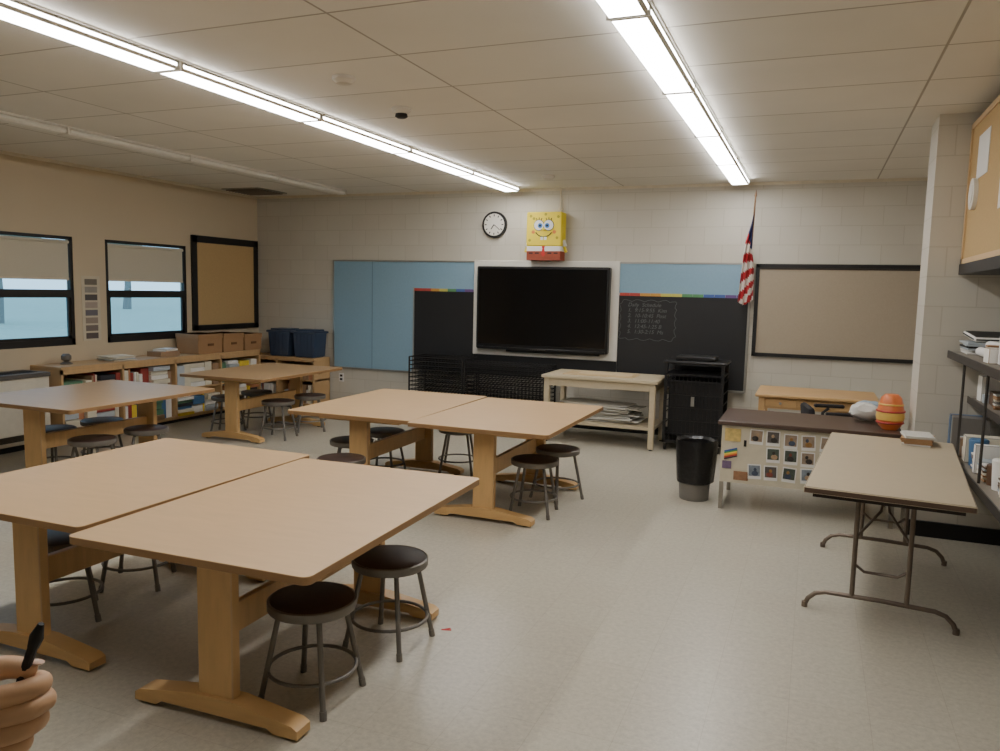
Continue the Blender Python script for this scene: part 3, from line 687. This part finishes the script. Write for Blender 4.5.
skin('left_forearm',[[(bx-0.12,by+0.20,1.17,0.042),(bx-0.10,by+0.19,0.93,0.027),(bx-0.09,by+0.19,0.87,0.03)]]+[[(bx-0.09,by+0.19,0.87,0.03),(bx-0.125+q*0.022,by+0.19,0.80,0.010),(bx-0.12+q*0.022,by+0.18,0.745+0.006*abs(q-1.5),0.008)] for q in range(4)]+[[(bx-0.09,by+0.19,0.87,0.03),(bx-0.045,by+0.19,0.83,0.011),(bx-0.03,by+0.185,0.80,0.009)]],m_skin,per)
skin('trousers',[[(bx,by,0.98,0.14),(bx,by,0.88,0.13),(bx,by-0.10,0.78,0.09),(bx+0.02,by-0.11,0.46,0.062),(bx,by-0.11,0.07,0.05)],[(bx,by,0.88,0.13),(bx,by+0.10,0.78,0.09),(bx+0.02,by+0.11,0.46,0.062),(bx,by+0.11,0.07,0.05)]],m_jean,per)
b=MB()
b.sph((bx+0.01,by,1.60),(0.095,0.075,0.12),m_skin,seg=24); b.cyl((bx,by,1.44),(bx,by,1.54),0.05,m_skin)
b.sph((bx-0.012,by,1.635),(0.098,0.083,0.10),m_hair,seg=24)
b.sph((bx+0.105,by,1.585),(0.018,0.012,0.022),m_skin,seg=10)
for sy in (-1,1):
    b.sph((bx+0.092,by+sy*0.03,1.61),(0.012,0.014,0.008),m_w,seg=10); b.sph((bx+0.102,by+sy*0.03,1.61),(0.005,0.006,0.006),m_k,seg=8); b.sph((bx,by+sy*0.078,1.595),(0.02,0.01,0.03),m_skin,seg=10)
b.sph((bx+0.094,by,1.545),(0.012,0.024,0.006),M('lips',(160,90,80),0.5),seg=10)
for sy in (-1,1): b.box((bx+0.05,by+sy*0.11,0.04),(0.27,0.095,0.08),m_black,bevel=0.025,seg=2)
b.obj('head_and_shoes',parent=per)

# ---------------- world + camera ----------------
w=D.worlds.new('World'); S.world=w; w.use_nodes=True; wn=w.node_tree; bg=wn.nodes['Background']
tc=wn.nodes.new('ShaderNodeTexCoord'); sp=wn.nodes.new('ShaderNodeSeparateXYZ'); cr=wn.nodes.new('ShaderNodeValToRGB')
wn.links.new(tc.outputs['Generated'],sp.inputs[0]); wn.links.new(sp.outputs[2],cr.inputs[0])
cr.color_ramp.elements[0].color=(0.50,0.72,0.92,1); cr.color_ramp.elements[1].color=(0.36,0.56,0.90,1)
wn.links.new(cr.outputs[0],bg.inputs[0]); bg.inputs[1].default_value=3.2

th,ph,ro=math.radians(21.8),math.radians(6.2),math.radians(1.3)
r0=Vector((math.cos(th),math.sin(th),0)); fw=Vector((-math.sin(th)*math.cos(ph),math.cos(th)*math.cos(ph),-math.sin(ph))); u0=r0.cross(fw)
rt=r0*math.cos(ro)+u0*math.sin(ro); up=u0*math.cos(ro)-r0*math.sin(ro)
cam=D.cameras.new('Camera'); co=D.objects.new('Camera',cam); S.collection.objects.link(co)
mt=Matrix((rt,up,-fw)).transposed().to_4x4(); mt.translation=Vector((0,0,CH)); co.matrix_world=mt
cam.sensor_fit='HORIZONTAL'; cam.sensor_width=36; cam.lens=28.08; cam.clip_start=0.02
S.camera=co
